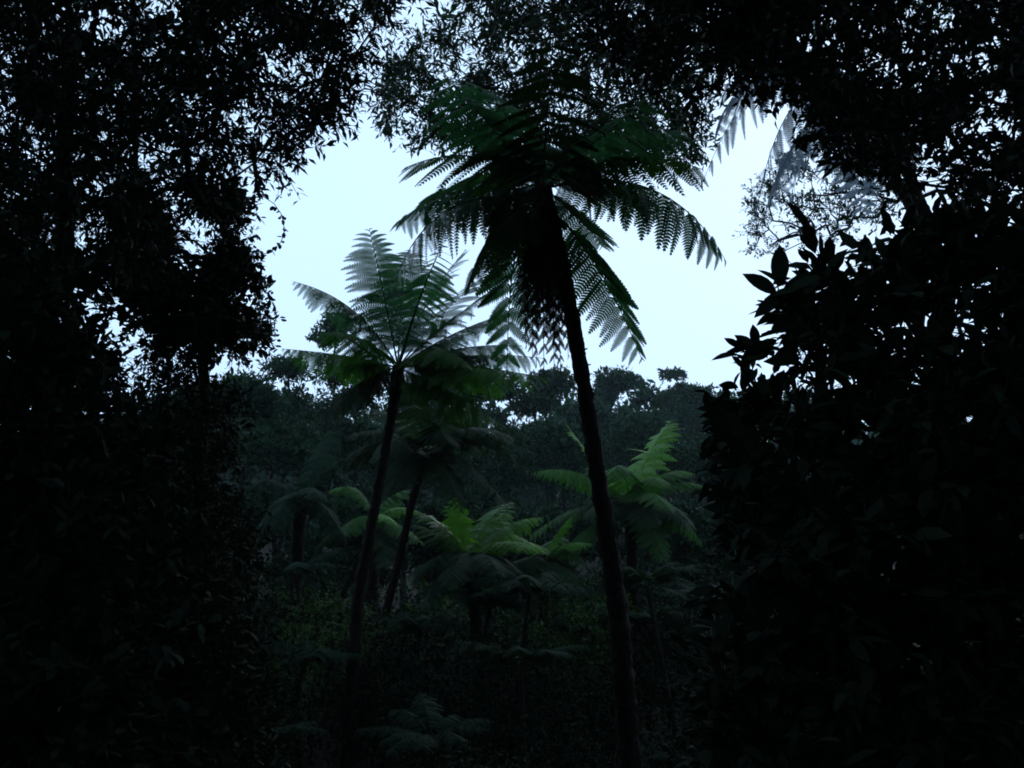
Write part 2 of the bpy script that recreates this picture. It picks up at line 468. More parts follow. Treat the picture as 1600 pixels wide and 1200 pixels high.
C = spots([(890, -170), (1230, -170), (1220, 130), (1150, 160), (1080, 150), (1040, 120), (960, 120), (920, 60)], 230, 6.2, 8.2, [], 25, .4)
C2 = spots([(1040, -60), (1300, -60), (1250, 110), (1170, 110)], 90, 6.5, 8.5, [(1115, 165, 25, 20)], 26)
C3 = spots([(1250, 130), (1500, 150), (1480, 250), (1320, 240), (1270, 215)], 60, 8, 10, RIGHT_HOLES, 126)
E = np.concatenate([box(260, (11, 7, 2.5), (17, 17, 13), 10), box(330, (1, 5, 12.5), (13, 12, 15.5), 11), box(200, (16, 16, 3), (21, 22, 15), 56)])  # unseen clumps added right of and over the hollow for shade
make_tree('canopy_tree', 'dark tree whose boughs hang over the top centre above the tallest fern', 'tree',
          gpos(1900, 8.2), np.concatenate([C, C2, C3]), .085, 'egg', 'canopy', 5, 9, .27, .15, at(1540, -190, 8.2), FR, 6, shade_ext=E)

C = spots([(598, 95), (650, 70), (720, 20), (760, -160), (1000, -160), (1130, 60), (1085, 250), (1040, 265), (960, 240), (820, 225), (680, 225), (600, 195)],
          760, 12, 15.5, [(650, 20, 25, 30), (745, 185, 18, 12), (800, 100, 16, 10)], 27)
make_tree('slender_tree', 'lighter leafy tree behind the crown of the tallest fern', 'tree',
          gpos(1560, 15.0), C, .13, 'kite', 'fine', 5, 9, .40, .16, at(1330, -330, 15), FR, 7, droop=.1, st0=11, shade_ext=box(420, (-10, 11, 15.6), (10, 16.5, 18.5), 12))  # last box: unseen clumps added overhead to shade the hollow

C = spots([(1165, 300), (1230, 245), (1430, 230), (1440, 320), (1350, 350), (1290, 375), (1215, 395), (1170, 400)], 140, 17, 19, [(1215, 330, 12, 10)], 28)
make_tree('slender_tree', 'lacy fine-twigged tree against the sky above the broad-leaved shrub', 'tree',
          gpos(1540, 18), C, .09, 'tiny', 'fine', 6, 9, .34, .09, at(1490, 300, 18), None, 8, minr=.006)

# --- broad-leaved shrub on the right
RP = [(1640, 365), (1500, 375), (1430, 385), (1370, 402), (1325, 425), (1285, 465), (1255, 505), (1190, 530), (1150, 545), (1185, 590),
      (1160, 630), (1130, 670), (1130, 740), (1150, 820), (1150, 900), (1130, 1000), (1130, 1340), (1800, 1340), (1800, 365)]
C = spots(RP, 680, 4.2, 7.5, [(1218, 575, 44, 52), (1380, 692, 52, 48), (1480, 520, 80, 40), (1530, 480, 46, 50), (1400, 545, 60, 26), (1300, 565, 40, 26), (1505, 345, 62, 50), (1560, 330, 60, 40)], 29)
def outline_leaves(P):
    px, py, d = proj(P)
    ok = (py > 330) & (py < 720) & (px < 1450) & (px > 1040)
    s = np.where(ok, (px - 1080) + np.maximum(py - 500, 0) * .2 + d * 8, 1e9)
    return np.argsort(s)[:270]
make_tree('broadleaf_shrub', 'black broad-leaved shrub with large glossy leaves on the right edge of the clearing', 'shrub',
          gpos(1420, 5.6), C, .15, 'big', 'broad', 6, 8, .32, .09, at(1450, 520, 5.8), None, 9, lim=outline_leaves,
          shade_ext=box(130, (4.4, -4, 2.5), (9, 2.6, 7), 13))  # unseen clumps right of the viewer, added to block light

# the sprig of extra large leaves standing against the sky
def sprig():
    base = at(1260, 520, 4.6)
    root = thing('leafy_sprig', 'sprig of very large pointed leaves standing out against the sky left of the shrub', 'sprig', base)
    mb = MB()
    tube(mb, [at(1300, 600, 4.8), at(1262, 520, 4.6), at(1235, 482, 4.5), at(1218, 462, 4.5), at(1214, 440, 4.5)], [.008, .007, .005, .004, .003], 6)
    link('stem', mb.mesh('stem', base), M['bark'], root)
    tv, tq, _ = leaf_template('big')
    me = new_mesh('leaf', tv, tq); me.materials.append(M['broad']); smooth(me)
    for (x0, y0, x1, y1, dd) in [(1216, 448, 1221, 379, .03), (1214, 460, 1163, 424, .02), (1218, 465, 1180, 492, -.05),
                                 (1232, 480, 1248, 420, .1), (1240, 490, 1205, 520, -.06), (1222, 470, 1268, 440, .05)]:
        A = at(x0, y0, 4.5); B_ = at(x1, y1, 4.5 + dd); D = B_ - A; s = np.linalg.norm(D); D = D / s
        N = nrm(-FWD + 0.5 * Z + rng.normal(0, .2, 3)); Bb = nrm(np.cross(N, D)); N = np.cross(D, Bb)
        o = bpy.data.objects.new('leaf', me); sc.collection.objects.link(o); o.parent = root
        mt = Matrix(((D[0], Bb[0], N[0], 0), (D[1], Bb[1], N[1], 0), (D[2], Bb[2], N[2], 0), (0, 0, 0, 1)))
        o.matrix_local = Matrix.Translation(Vector(A - base)) @ mt @ Matrix.Scale(s, 4)
sprig()

# --- hanging vine on the left of the gap
def vine():
    pts = [(400, 300), (428, 318), (440, 335), (443, 350), (444, 365), (438, 380), (425, 392), (408, 399), (392, 400)]
    P = np.array([at(x, y, 7.6 + .02 * k) for k, (x, y) in enumerate(pts)])
    root = thing('hanging_vine', 'thin vine with small leaves looping down into the sky gap on the left', 'vine', P[0])
    tt = np.linspace(0, len(P) - 1, 40); Q = np.stack([np.interp(tt, range(len(P)), P[:, c]) for c in range(3)], 1)
    mb = MB(); tube(mb, Q, np.full(40, .0035), 5); link('stem', mb.mesh('stem', P[0]), M['bark'], root)
    tv, tq, tr = leaf_template('oval'); tv = tv * [1, 1.5, 1]
    me = new_mesh('leaf', tv, [tq, tr]); me.materials.append(M['canopy'])
    for k in range(34):
        u = rng.uniform(3, 39.9); u = 39 * (u / 39) ** .8; i0 = int(u)
        A = Q[min(i0, 39)] + rng.normal(0, .006, 3)
        D = nrm(rng.normal(0, .7, 3) - Z * .6); N = nrm(-FWD + rng.normal(0, .6, 3)); Bb = nrm(np.cross(N, D)); N = np.cross(D, Bb)
        o = bpy.data.objects.new('leaf', me); sc.collection.objects.link(o); o.parent = root
        mt = Matrix(((D[0], Bb[0], N[0], 0), (D[1], Bb[1], N[1], 0), (D[2], Bb[2], N[2], 0), (0, 0, 0, 1)))
        o.matrix_local = Matrix.Translation(Vector(A - P[0])) @ mt @ Matrix.Scale(rng.uniform(.035, .062), 4)
vine()

# ------------------------------------------------------------------ tree ferns
def pinna_template(n, w=0.17, droop=0.22, seed=0, wid=.62, curl=0.0):
    """a feather of leaflets along a midrib of length 1"""
    r = np.random.default_rng(seed); V = []; T = []
    def zc(x): return -droop * x ** 1.8
    for k in range(n):
        x = .01 + .97 * (k + .3) / n
        L = w * (1 - ((x - .12) / .9) ** 2 * .93 if x > .12 else .8) * r.uniform(.9, 1.1)
        h = wid / n * .5
        for s in (1, -1):
            b = len(V)
            dx = L * .42
            V += [(x - h, 0, zc(x)), (x + dx * .45, s * L * .55 , zc(x) - .03 * L), (x + h, 0, zc(x)), (x + dx + .004, s * L, zc(x) - .22 * L),
                  (x + dx * .45 - h * 1.15, s * L * .5, zc(x) - .02 * L), (x + dx * .45 + h * .9, s * L * .5, zc(x) - .02 * L)]
            T += [(b, b + 2, b + 5), (b, b + 5, b + 4), (b + 4, b + 5, b + 3)]
    xs = np.linspace(0, 1, 6)
    for a in range(5):
        b = len(V); h = .007
        V += [(xs[a], h, zc(xs[a])), (xs[a], -h, zc(xs[a])), (xs[a + 1], -h * .8, zc(xs[a + 1])), (xs[a + 1], h * .8, zc(xs[a + 1]))]
        T += [(b, b + 1, b + 2), (b, b + 2, b + 3)]
    V = np.array(V, float); V[:, 1] -= curl * V[:, 0] ** 2
    return V, np.array(T)

SPEC = {'near': (16, .2, .22, .9), 'mid': (12, .2, .25, .8), 'far': (8, .22, .3, .9)}
PIN = {k: [pinna_template(v[0], v[1], v[2], q, v[3]) for q in range(2)] for k, v in SPEC.items()}
PINC = {k: [pinna_template(v[0], v[1] * .86, v[2] * .5, q, v[3] * .92, c) for q, c in ((0, .42), (1, -.42))] for k, v in SPEC.items()}
PIN_MESH = {}

def frond(root, origin, P0, P1, P2, mat='fern', n=22, lmax=.48, lod='near', pins=False, sag=.25, bare=.14, r0=.013, seed=0, taper=1.0, label=None, fold=0.0, curl=False):
    r = np.random.default_rng(seed)
    s = np.linspace(0, 1, 26)[:, None]
    Cv = (1 - s) ** 2 * P0 + 2 * s * (1 - s) * P1 + s * s * P2
    mb = MB(); tube(mb, Cv, r0 * (1 - .85 * s[:, 0]) + .0015, 5)
    a = P2 - P0; a[2] = 0
    if np.linalg.norm(a) < .15: a = (P1 - P0); a[2] = 0
    a = nrm(a + r.normal(0, .02, 3)); a[2] = 0; Bc = nrm(np.cross(Z, a))
    L = np.sum(np.linalg.norm(np.diff(Cv, axis=0), axis=1))
    u = np.linspace(bare, .985, n)
    q = (u - bare) / (1 - bare)
    prof = np.sin(np.pi * np.clip(.16 + .84 * q, 0, 1) ** .85) ** .55
    prof = np.where(q > .98, prof * .8, prof)
    u_ = u[:, None]
    P = (1 - u_) ** 2 * P0 + 2 * u_ * (1 - u_) * P1 + u_ ** 2 * P2
    T = nrm(2 * (1 - u_) * (P1 - P0) + 2 * u_ * (P2 - P1))
    N = nrm(np.cross(T, Bc)); N = np.where((N @ Z + .35 * (N @ -a) )[:, None] < 0, -N, N)
    fr = []
    for sgn in (1, -1):
        D = nrm(Bc * sgn + T * ((.42 if curl else .18) + .5 * q[:, None] ** 2) - Z * (sag * (.3 if curl else 1)) + N * fold + r.normal(0, .08, (n, 3)))
        Nn = nrm(N + r.normal(0, .2, (n, 3)))
        S = lmax * np.maximum(prof, .09) * r.uniform(.84, 1.08, n)
        off = T * (L / n * .25 * (sgn > 0))
        fr.append((P + off, D, Nn, S, T))
    FP = np.concatenate([f[0] for f in fr]); FD = np.concatenate([f[1] for f in fr])
    FN = np.concatenate([f[2] for f in fr]); FS = np.concatenate([f[3] for f in fr])
    FB = nrm(np.cross(FN, FD)); FN = np.cross(FD, FB)
    FT = np.concatenate([f[4] for f in fr]); sg = np.sum(FB * FT, 1) > 0
    tpl = PINC[lod] if curl else PIN[lod]
    which = np.where(sg, 0, 1) if curl else np.arange(len(FP)) % 2
    if pins:
        f = link('frond', mb.mesh('frond', origin), M['stipe'], root, label=label)
        for k in range(len(FP)):
            key = (lod, int(which[k]), mat, curl)
            if key not in PIN_MESH:
                me = new_mesh('pinna', tpl[key[1]][0], tpl[key[1]][1]); me.materials.append(M[mat]); PIN_MESH[key] = me
            o = bpy.data.objects.new('pinna', PIN_MESH[key]); sc.collection.objects.link(o); o.parent = f
            D, B, N_ = FD[k], FB[k], FN[k]
            mt = Matrix(((D[0], B[0], N_[0], 0), (D[1], B[1], N_[1], 0), (D[2], B[2], N_[2], 0), (0, 0, 0, 1)))
            o.matrix_local = Matrix.Translation(Vector(FP[k] - origin)) @ mt @ Matrix.Scale(float(FS[k]), 4)
        return f
    for v in range(len(tpl)):
        kk = np.nonzero(which == v)[0]; tv, tt = tpl[v]
        Vv = FP[kk][:, None] + FS[kk][:, None, None] * (tv[None, :, 0:1] * FD[kk][:, None] + tv[None, :, 1:2] * FB[kk][:, None] + tv[None, :, 2:3] * FN[kk][:, None])
        mb.add(Vv.reshape(-1, 3), None, ((np.arange(len(kk)) * len(tv))[:, None, None] + tt[None]).reshape(-1, 3))
    return link('frond', mb.mesh('frond', origin), M[mat], root, label=label)

def fern_trunk(root, origin, pts, R, seed=0, n=14, scars=True):
    r = np.random.default_rng(seed)
    P = np.asarray(pts, float)
    d = np.concatenate([[0], np.cumsum(np.linalg.norm(np.diff(P, axis=0), axis=1))])
    m = int(d[-1] / .06) + 2; u = np.linspace(0, d[-1], m)
    # smooth the polyline
    Q = np.stack([np.interp(u, d, P[:, c]) for c in range(3)], 1)
    for _ in range(14): Q[1:-1] = (Q[:-2] + Q[1:-1] * 2 + Q[2:]) / 4
    Ru = np.interp(u, d, R) * (1 + .10 * np.sin(u * 21) * r.uniform(.4, 1, m))
    mb = MB(); tube(mb, Q, Ru, n, .26, seed)
    me = mb.mesh('trunk', origin); smooth(me); t = link('trunk', me, M['fern_bark'], root)
    if scars:
        # stubs of fallen fronds and fibre down the trunk
        K = int(d[-1] * 26); k = r.integers(2, m - 2, K); an = r.uniform(0, 2 * np.pi, K)
        dr = np.stack([np.cos(an), np.sin(an), r.uniform(.2, 1.1, K)], 1)
        A = Q[k] + nrm(dr * [1, 1, 0]) * (Ru[k] * .82)[:, None]
        m2 = MB(); segs(m2, A, A + nrm(dr) * r.uniform(.02, .055, K)[:, None], .012, .006, 4)
        link('stubs', m2.mesh('stubs', origin), M['fern_bark'], t, kind='stuff')
    return Q

def random_fronds(root, origin, P0, azs, L, e0, bend, mat, seed, **kw):
    r = np.random.default_rng(seed)
    for k, az in enumerate(azs):
        a = np.array([math.sin(az), math.cos(az), 0]); l = L * r.uniform(.85, 1.1)
        e = math.radians(e0 + r.uniform(-8, 8)); e2 = e - math.radians(bend + r.uniform(-10, 10))
        P1 = P0 + l * .55 * (a * math.cos(e) + Z * math.sin(e)); P2 = P1 + l * .5 * (a * math.cos(e2) + Z * math.sin(e2))
        frond(root, origin, P0 + a * .05, P1, P2, mat, seed=seed * 50 + k, **kw)

def fern(label, depth, crown, trunk, fronds, name='tree_fern', group='tree ferns in the clearing', mat='fern', lod='near', n=22, lmax=.48,
         rnd=(), seed=0, foot=None, r0=.013, stubs=True):
    tp = [at(x, y, depth + dd) for (x, y, rr, dd) in trunk]; R = [rr * (depth) / F for (x, y, rr, dd) in trunk]
    b = tp[0]; gz = float(ground(b[0] + .1, b[1])) - .05
    base = np.array([b[0] + (tp[0] - tp[1])[0] * .25, b[1] - .1, gz])
    if b[2] > gz + .1: tp = [base] + tp; R = [R[0] * 1.2] + R
    else: base = b
    root = thing(name, label, 'tree fern', base, group)
    fern_trunk(root, base, tp, R, seed, scars=stubs)
    P0 = at(*crown, depth)
    for k, fd in enumerate(fronds):
        (x1, y1, d1, x2, y2, d2) = fd[:6]; o = dict(fd[6]) if len(fd) > 6 else {}
        bx = o.pop('b', None); pp = at(bx[0], bx[1], depth) if bx else P0
        kw = dict(mat=mat, lod=lod, n=n, lmax=lmax, r0=r0); kw.update(o)
        frond(root, base, pp.copy(), at(x1, y1, depth + d1), at(x2, y2, depth + d2), seed=seed * 100 + k, **kw)
    for (azs, L, e0, bend, m_, kw) in rnd:
        k2 = dict(lod=lod, n=n, lmax=lmax, r0=r0); k2.update(kw)
        random_fronds(root, base, P0, azs, L, e0, bend, m_, seed + 7, **k2)
    return root

S = dict(pins=True)
fern('tallest tree fern with a thick leaning trunk crossing right of centre', 9.5, (850, 296),
     [(1000, 1330, 20, .6), (985, 1200, 19, .5), (965, 950, 16, .3), (940, 780, 14, .2), (918, 640, 12.5, .1), (900, 530, 12, 0), (880, 420, 12, 0), (858, 340, 13, 0), (850, 300, 12, 0), (850, 285, 10, 0)],
     [(1045, 245, .2, 1134, 408, .5, dict(S, b=(862, 292), sag=1.6, lmax=.6)),
      (935, 395, .3, 1003, 562, .9, dict(S, b=(878, 345), lmax=.62, sag=.6)),
      (740, 215, -.8, 634, 262, -1.4, dict(S, b=(845, 285), sag=.12, mat='fern_mid', lmax=.66)),
      (700, 275, .3, 617, 352, .7, dict(S, b=(842, 300), sag=.7)),
      (665, 290, -.1, 618, 440, -.5, dict(S, b=(840, 305), sag=.9)),
      (770, 320, -.5, 730, 452, -.9, dict(S, b=(840, 318), sag=.9, lmax=.55, mat='fern_mid')),
      (795, 340, .4, 792, 585, .7, dict(S, b=(838, 325), sag=.5, lmax=.6)),
      (850, 190, -1.2, 868, 30, -3.0, dict(sag=.3, lmax=.6, mat='fern_dim')),
      (760, 190, -1.0, 690, 110, -2.2, dict(sag=.4, lmax=.62)),
      (930, 215, -.8, 1020, 150, -1.9, dict(sag=.4, lmax=.62)),
      (970, 215, -.5, 1098, 265, -1.0, dict(sag=.3, lmax=.64, mat='fern_mid')),
      (905, 330, 1.0, 940, 385, 1.9, dict(sag=.5)),
      (820, 215, 1.0, 735, 190, 2.2, dict(sag=.3)),
      (880, 215, 1.0, 960, 215, 2.3, dict(sag=.3)),
      (790, 240, .8, 700, 300, 1.9, dict(sag=.5)),
      (930, 260, .8, 1040, 330, 1.5, dict(sag=.6)),
      (800, 262, .1, 770, 400, .6, dict(sag=.6)),
      (858, 340, -.5, 868, 560, -.25, dict(mat='dead', lmax=.26, sag=1.5, label='dead brown frond hanging down the trunk')),
      (835, 340, -.2, 838, 575, -.2, dict(mat='dead', lmax=.26, sag=1.6, label='dead brown frond hanging down the trunk')),
      (815, 335, .2, 822, 545, .1, dict(mat='dead', lmax=.28, sag=1.6, label='dead brown frond hanging down the trunk')),
      (880, 360, .4, 888, 560, .3, dict(mat='dead', lmax=.26, sag=1.4, label='dead brown frond hanging down the trunk')),
      (870, 345, .15, 876, 585, .15, dict(mat='dead', lmax=.26, n=18, sag=1.3, label='dead brown frond hanging down the trunk')),
      (848, 345, .3, 850, 590, .35, dict(mat='dead', lmax=.26, n=18, sag=1.3, label='dead brown frond hanging down the trunk')),
      (832, 350, .1, 832, 560, .3, dict(mat='dead', lmax=.3, n=18, sag=1.3, label='dead brown frond hanging down the trunk')),
      (862, 350, .5, 866, 575, .6, dict(mat='fern_dim', lmax=.36, n=22, sag=1.0)),
      (845, 300, .4, 855, 500, .5, dict(mat='dead', lmax=.3, sag=1.2, label='dead brown frond hanging down the trunk'))],
     rnd=[(np.array([1.9, 3.6, 5.3]), 2.0, 34, 62, 'fern', dict(sag=.5)),
          (np.array([.0, 1.6, 4.9]), 1.8, 62, 60, 'fern_dim', dict(sag=.4))],
     seed=1, n=16, lmax=.56)

fern('slim tree fern left of centre with fronds fanned up against the sky', 14, (622, 575),
     [(530, 1300, 11, 0), (540, 1200, 10.5, 0), (560, 930, 9.5, 0), (590, 770, 8, 0), (612, 650, 7.5, 0), (621, 600, 10.5, 0), (622, 572, 10, 0)],
     [(600, 455, .2, 577, 358, -.5, dict(S, lmax=.66, curl=True)),
      (655, 475, .5, 728, 390, 1.0, dict(S, lmax=.7, curl=True)),
      (690, 505, .3, 790, 440, .5, dict(S, lmax=.66, curl=True)),
      (565, 465, .1, 458, 440, -.2, dict(S, lmax=.62, sag=.5)),
      (705, 535, 0, 815, 540, -.2, dict(S, lmax=.62, sag=.4)),
      (715, 505, .5, 835, 480, .8, dict(lmax=.66, sag=.3)),
      (730, 545, .2, 850, 560, .2, dict(lmax=.62, sag=.5)),
      (625, 450, .8, 640, 392, 1.4, dict(lmax=.66, curl=True)),
      (690, 480, .9, 760, 430, 1.9, dict(lmax=.66, curl=True)),
      (560, 555, -.2, 440, 545, -.5, dict(lmax=.6, sag=.6, mat='fern_mid')),
      (700, 560, -.8, 860, 592, -1.8, dict(lmax=.62, sag=.6, mat='fern_mid')),
      (690, 600, -.5, 780, 660, -.9, dict(lmax=.55, sag=.9, mat='fern_mid')),
      (570, 580, -.4, 495, 655, -.8, dict(lmax=.58, sag=.8, mat='fern_dim')),
      (650, 470, -1.2, 690, 385, -2.6, dict(lmax=.5, sag=.5, r0=.03, bare=.45, n=14)),
      (660, 540, 1.2, 740, 520, 2.2, dict(sag=.4))],
     rnd=[(np.array([1.2, 2.4, 3.6]), 1.9, 18, 50, 'fern_mid', dict(sag=.5))],
     seed=2, n=22, r0=.016, lmax=.55)

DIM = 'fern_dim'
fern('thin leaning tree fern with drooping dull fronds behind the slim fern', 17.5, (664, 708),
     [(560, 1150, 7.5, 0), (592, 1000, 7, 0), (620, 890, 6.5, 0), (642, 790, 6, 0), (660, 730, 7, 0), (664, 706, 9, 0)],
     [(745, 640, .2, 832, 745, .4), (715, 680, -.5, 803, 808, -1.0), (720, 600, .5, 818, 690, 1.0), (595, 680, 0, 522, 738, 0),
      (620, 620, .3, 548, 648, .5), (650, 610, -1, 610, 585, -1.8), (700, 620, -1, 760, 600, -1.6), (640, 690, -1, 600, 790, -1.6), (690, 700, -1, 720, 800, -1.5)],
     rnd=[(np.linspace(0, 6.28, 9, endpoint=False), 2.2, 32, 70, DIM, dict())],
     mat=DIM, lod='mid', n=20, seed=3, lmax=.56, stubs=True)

NEW = 'fern_new'
fern('tree fern with upright green fronds just right of the thick trunk', 20, (985, 788),
     [(992, 1040, 10, 0), (990, 960, 9, 0), (987, 860, 9, 0), (985, 784, 12, 0)],
     [(1002, 715, .3, 1050, 655, .8, dict(mat=NEW, lmax=.85, curl=True)), (935, 730, .2, 884, 662, .6, dict(mat=NEW, lmax=.55, curl=True)),
      (905, 715, 0, 830, 740, -.2, dict(sag=.6, lmax=.55)), (1050, 740, .2, 1100, 760, .3, dict(lmax=.5)), (1020, 720, -.5, 1030, 760, -1.3, dict(lmax=.5)), (972, 690, -.6, 955, 750, -1.6, dict(mat='fern_mid', lmax=.6, sag=.5)),
      (1055, 775, 0, 1098, 852, -.2, dict(mat='fern_mid', sag=.6)), (900, 770, -.3, 815, 850, -.6), (930, 800, -.8, 870, 880, -1.2),
      (1040, 720, .5, 1080, 740, 1.0, dict(mat='fern_mid')), (1010, 800, -1, 1040, 880, -1.6), (960, 730, .8, 920, 730, 1.8, dict()),
      (1000, 740, -1, 1050, 800, -2)],
     rnd=[(np.linspace(0, 6.28, 9, endpoint=False) + .3, 2.1, 15, 65, DIM, dict())],
     mat='fern_mid', lod='mid', n=21, seed=4, lmax=.56)

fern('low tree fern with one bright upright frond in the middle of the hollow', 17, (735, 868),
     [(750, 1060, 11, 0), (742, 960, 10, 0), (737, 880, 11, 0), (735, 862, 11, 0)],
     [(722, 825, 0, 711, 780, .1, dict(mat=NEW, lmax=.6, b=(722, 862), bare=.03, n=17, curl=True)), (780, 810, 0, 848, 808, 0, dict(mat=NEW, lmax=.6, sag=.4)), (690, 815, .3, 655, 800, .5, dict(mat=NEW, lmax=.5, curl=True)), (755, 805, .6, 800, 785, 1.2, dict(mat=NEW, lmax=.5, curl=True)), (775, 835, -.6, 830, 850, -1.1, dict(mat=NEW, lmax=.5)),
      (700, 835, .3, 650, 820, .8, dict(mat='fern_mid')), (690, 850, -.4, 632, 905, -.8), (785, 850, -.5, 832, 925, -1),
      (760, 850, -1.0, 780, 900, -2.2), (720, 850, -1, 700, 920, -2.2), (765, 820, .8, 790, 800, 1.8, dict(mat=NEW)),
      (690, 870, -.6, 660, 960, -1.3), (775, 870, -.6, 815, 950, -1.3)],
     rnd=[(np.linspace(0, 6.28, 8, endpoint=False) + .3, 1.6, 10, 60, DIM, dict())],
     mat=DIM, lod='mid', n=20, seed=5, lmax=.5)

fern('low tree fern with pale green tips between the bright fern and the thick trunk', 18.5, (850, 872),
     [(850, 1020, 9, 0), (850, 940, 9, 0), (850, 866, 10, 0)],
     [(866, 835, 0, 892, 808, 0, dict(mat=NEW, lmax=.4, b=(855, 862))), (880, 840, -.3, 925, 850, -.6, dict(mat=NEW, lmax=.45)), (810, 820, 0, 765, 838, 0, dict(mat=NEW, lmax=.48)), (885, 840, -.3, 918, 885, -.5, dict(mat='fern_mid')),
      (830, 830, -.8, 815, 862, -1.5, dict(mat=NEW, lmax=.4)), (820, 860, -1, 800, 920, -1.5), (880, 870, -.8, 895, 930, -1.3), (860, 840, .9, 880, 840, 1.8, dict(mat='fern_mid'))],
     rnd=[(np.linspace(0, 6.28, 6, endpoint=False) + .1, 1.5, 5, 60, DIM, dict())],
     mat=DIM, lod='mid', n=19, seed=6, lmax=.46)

fern('tree fern half hidden behind the two slim leaning trunks', 21, (585, 815),
     [(580, 1000, 9, 0), (583, 900, 9, 0), (585, 812, 10, 0)],
     [(570, 740, 0, 512, 768, 0, dict(mat='fern_mid')), (612, 780, 0, 655, 800, 0, dict(mat=NEW, lmax=.46)), (560, 790, -.5, 540, 838, -1, dict(mat='fern_mid')),
      (610, 800, -.5, 660, 850, -1, dict(mat='fern_mid')), (600, 770, .5, 640, 765, 1, dict(mat='fern_mid')), (545, 800, .3, 490, 860, .3), (600, 830, -1, 600, 890, -1.5),
      (590, 790, -.6, 618, 820, -1.4, dict(mat=NEW, lmax=.3))],
     mat=DIM, lod='far', n=20, seed=7, lmax=.5)

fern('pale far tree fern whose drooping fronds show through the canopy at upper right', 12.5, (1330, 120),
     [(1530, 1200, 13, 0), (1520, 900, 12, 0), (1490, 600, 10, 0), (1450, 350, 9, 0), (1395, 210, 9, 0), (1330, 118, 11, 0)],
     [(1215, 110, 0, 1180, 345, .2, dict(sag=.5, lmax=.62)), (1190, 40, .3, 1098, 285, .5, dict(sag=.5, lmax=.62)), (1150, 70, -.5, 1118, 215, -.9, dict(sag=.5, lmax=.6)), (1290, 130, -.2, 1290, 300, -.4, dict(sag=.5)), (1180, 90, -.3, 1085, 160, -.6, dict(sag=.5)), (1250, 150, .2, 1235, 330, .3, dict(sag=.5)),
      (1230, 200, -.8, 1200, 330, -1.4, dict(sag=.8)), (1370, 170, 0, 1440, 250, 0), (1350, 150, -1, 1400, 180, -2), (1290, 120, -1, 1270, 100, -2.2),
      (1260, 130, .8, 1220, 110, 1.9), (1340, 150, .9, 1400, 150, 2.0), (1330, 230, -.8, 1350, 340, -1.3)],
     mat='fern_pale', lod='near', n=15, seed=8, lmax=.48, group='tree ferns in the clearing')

fern('tree fern with dull fronds in the shade left of the slim trunks', 19, (470, 790),
     [(455, 1050, 11, 0), (462, 900, 10, 0), (470, 786, 11, 0)],
     [(520, 700, .2, 560, 720, .4), (430, 720, 0, 380, 770, 0), (500, 760, -.6, 540, 850, -1), (450, 740, -1, 430, 830, -2), (480, 740, -1, 500, 780, -2.2),
      (500, 700, .8, 520, 670, 1.7, dict()), (430, 760, -.5, 390, 860, -1)],
     mat='mid', lod='far', n=20, seed=9, lmax=.5)

# small ferns on the floor of the hollow
def ground_fern(px, py, d, L, label, mat, seed, nf=11):
    p = at(px, py, d); base = np.array([p[0], p[1], float(ground(p[0], p[1]))])
    h = max(p[2] - base[2], .1)
    root = thing('ground_fern', label, 'fern', base, 'small ferns on the floor of the hollow')
    mb = MB(); tube(mb, [base - Z * .05, base + Z * h * .5, base + Z * h], [.06, .05, .04], 8, .3, seed)
    link('trunk', mb.mesh('trunk', base), M['fern_bark'], root)
    random_fronds(root, base, base + Z * h, np.linspace(0, 2 * np.pi, nf, endpoint=False) + seed + np.random.default_rng(seed).uniform(-.25, .25, nf), L, 35, 50, mat, seed, lod='far', n=14, lmax=L * .26, r0=.008)
ground_fern(600, 1120, 14.6, .45, 'small fern at the foot of the two slim trunks', DIM, 30)
ground_fern(1120, 940, 14, 1.1, 'dark low fern beside the broad-leaved shrub', 'mid', 35)
first = sc.objects['ground_fern.001']
rr_ = np.random.default_rng(77)
for (px, py, y, k_, lab) in [
        (640, 940, 16.5, 1.0, 'low dark fern between the two slim leaning trunks'),
        (700, 985, 15.8, 1.0, 'low dark fern just right of the thin leaning trunk'),
        (780, 1000, 15.5, 1.1, 'low dark fern in front of the bright upright frond'),
        (860, 1010, 15.5, 1.0, 'low dark fern below the pale green tips'),
        (925, 965, 17.5, .9, 'low dark fern touching the left side of the thick trunk'),
        (1020, 970, 16.5, 1.0, 'low dark fern just right of the thick trunk'),
        (1075, 1010, 14.5, 1.0, 'low dark fern between the thick trunk and the broad-leaved shrub'),
        (480, 975, 15.5, 1.0, 'low dark fern just left of the slim trunk'),
        (420, 1010, 13.5, 1.0, 'low dark fern beside the dim understorey tree'),
        (430, 1130, 10.5, .8, 'low dark fern near the bottom left of the slim trunk'),
        (700, 1130, 10.5, .8, 'low dark fern nearest the bottom edge right of the slim trunks'),
        (830, 1090, 12, .9, 'low dark fern in the dark floor left of the thick trunk foot'),
        (1080, 1120, 10.5, .8, 'low dark fern at the bottom right of the thick trunk')]:
    p = at(px, py, y); x, y = p[0], p[1]
    c = first.copy(); sc.collection.objects.link(c)
    c.location = (x, y, float(ground(x, y)) - rr_.uniform(.2, .5)); c.rotation_euler = (rr_.uniform(-.2, .2), rr_.uniform(-.2, .2), rr_.uniform(0, 6.28))
    c.scale = [k_ * rr_.uniform(.85, 1.15)] * 3
    c['label'] = lab
    for ch in first.children:
        q = ch.copy(); sc.collection.objects.link(q); q.parent = c

# ------------------------------------------------------------------ undergrowth shrubs
def ball(c, rad, n, seed):
    r = np.random.default_rng(seed); v = nrm(r.normal(0, 1, (n, 3))) * (r.random((n, 1)) ** .45) * np.asarray(rad)
    v[:, 2] = np.abs(v[:, 2] + rad[2] * .2) - rad[2] * .2
    return np.asarray(c) + v

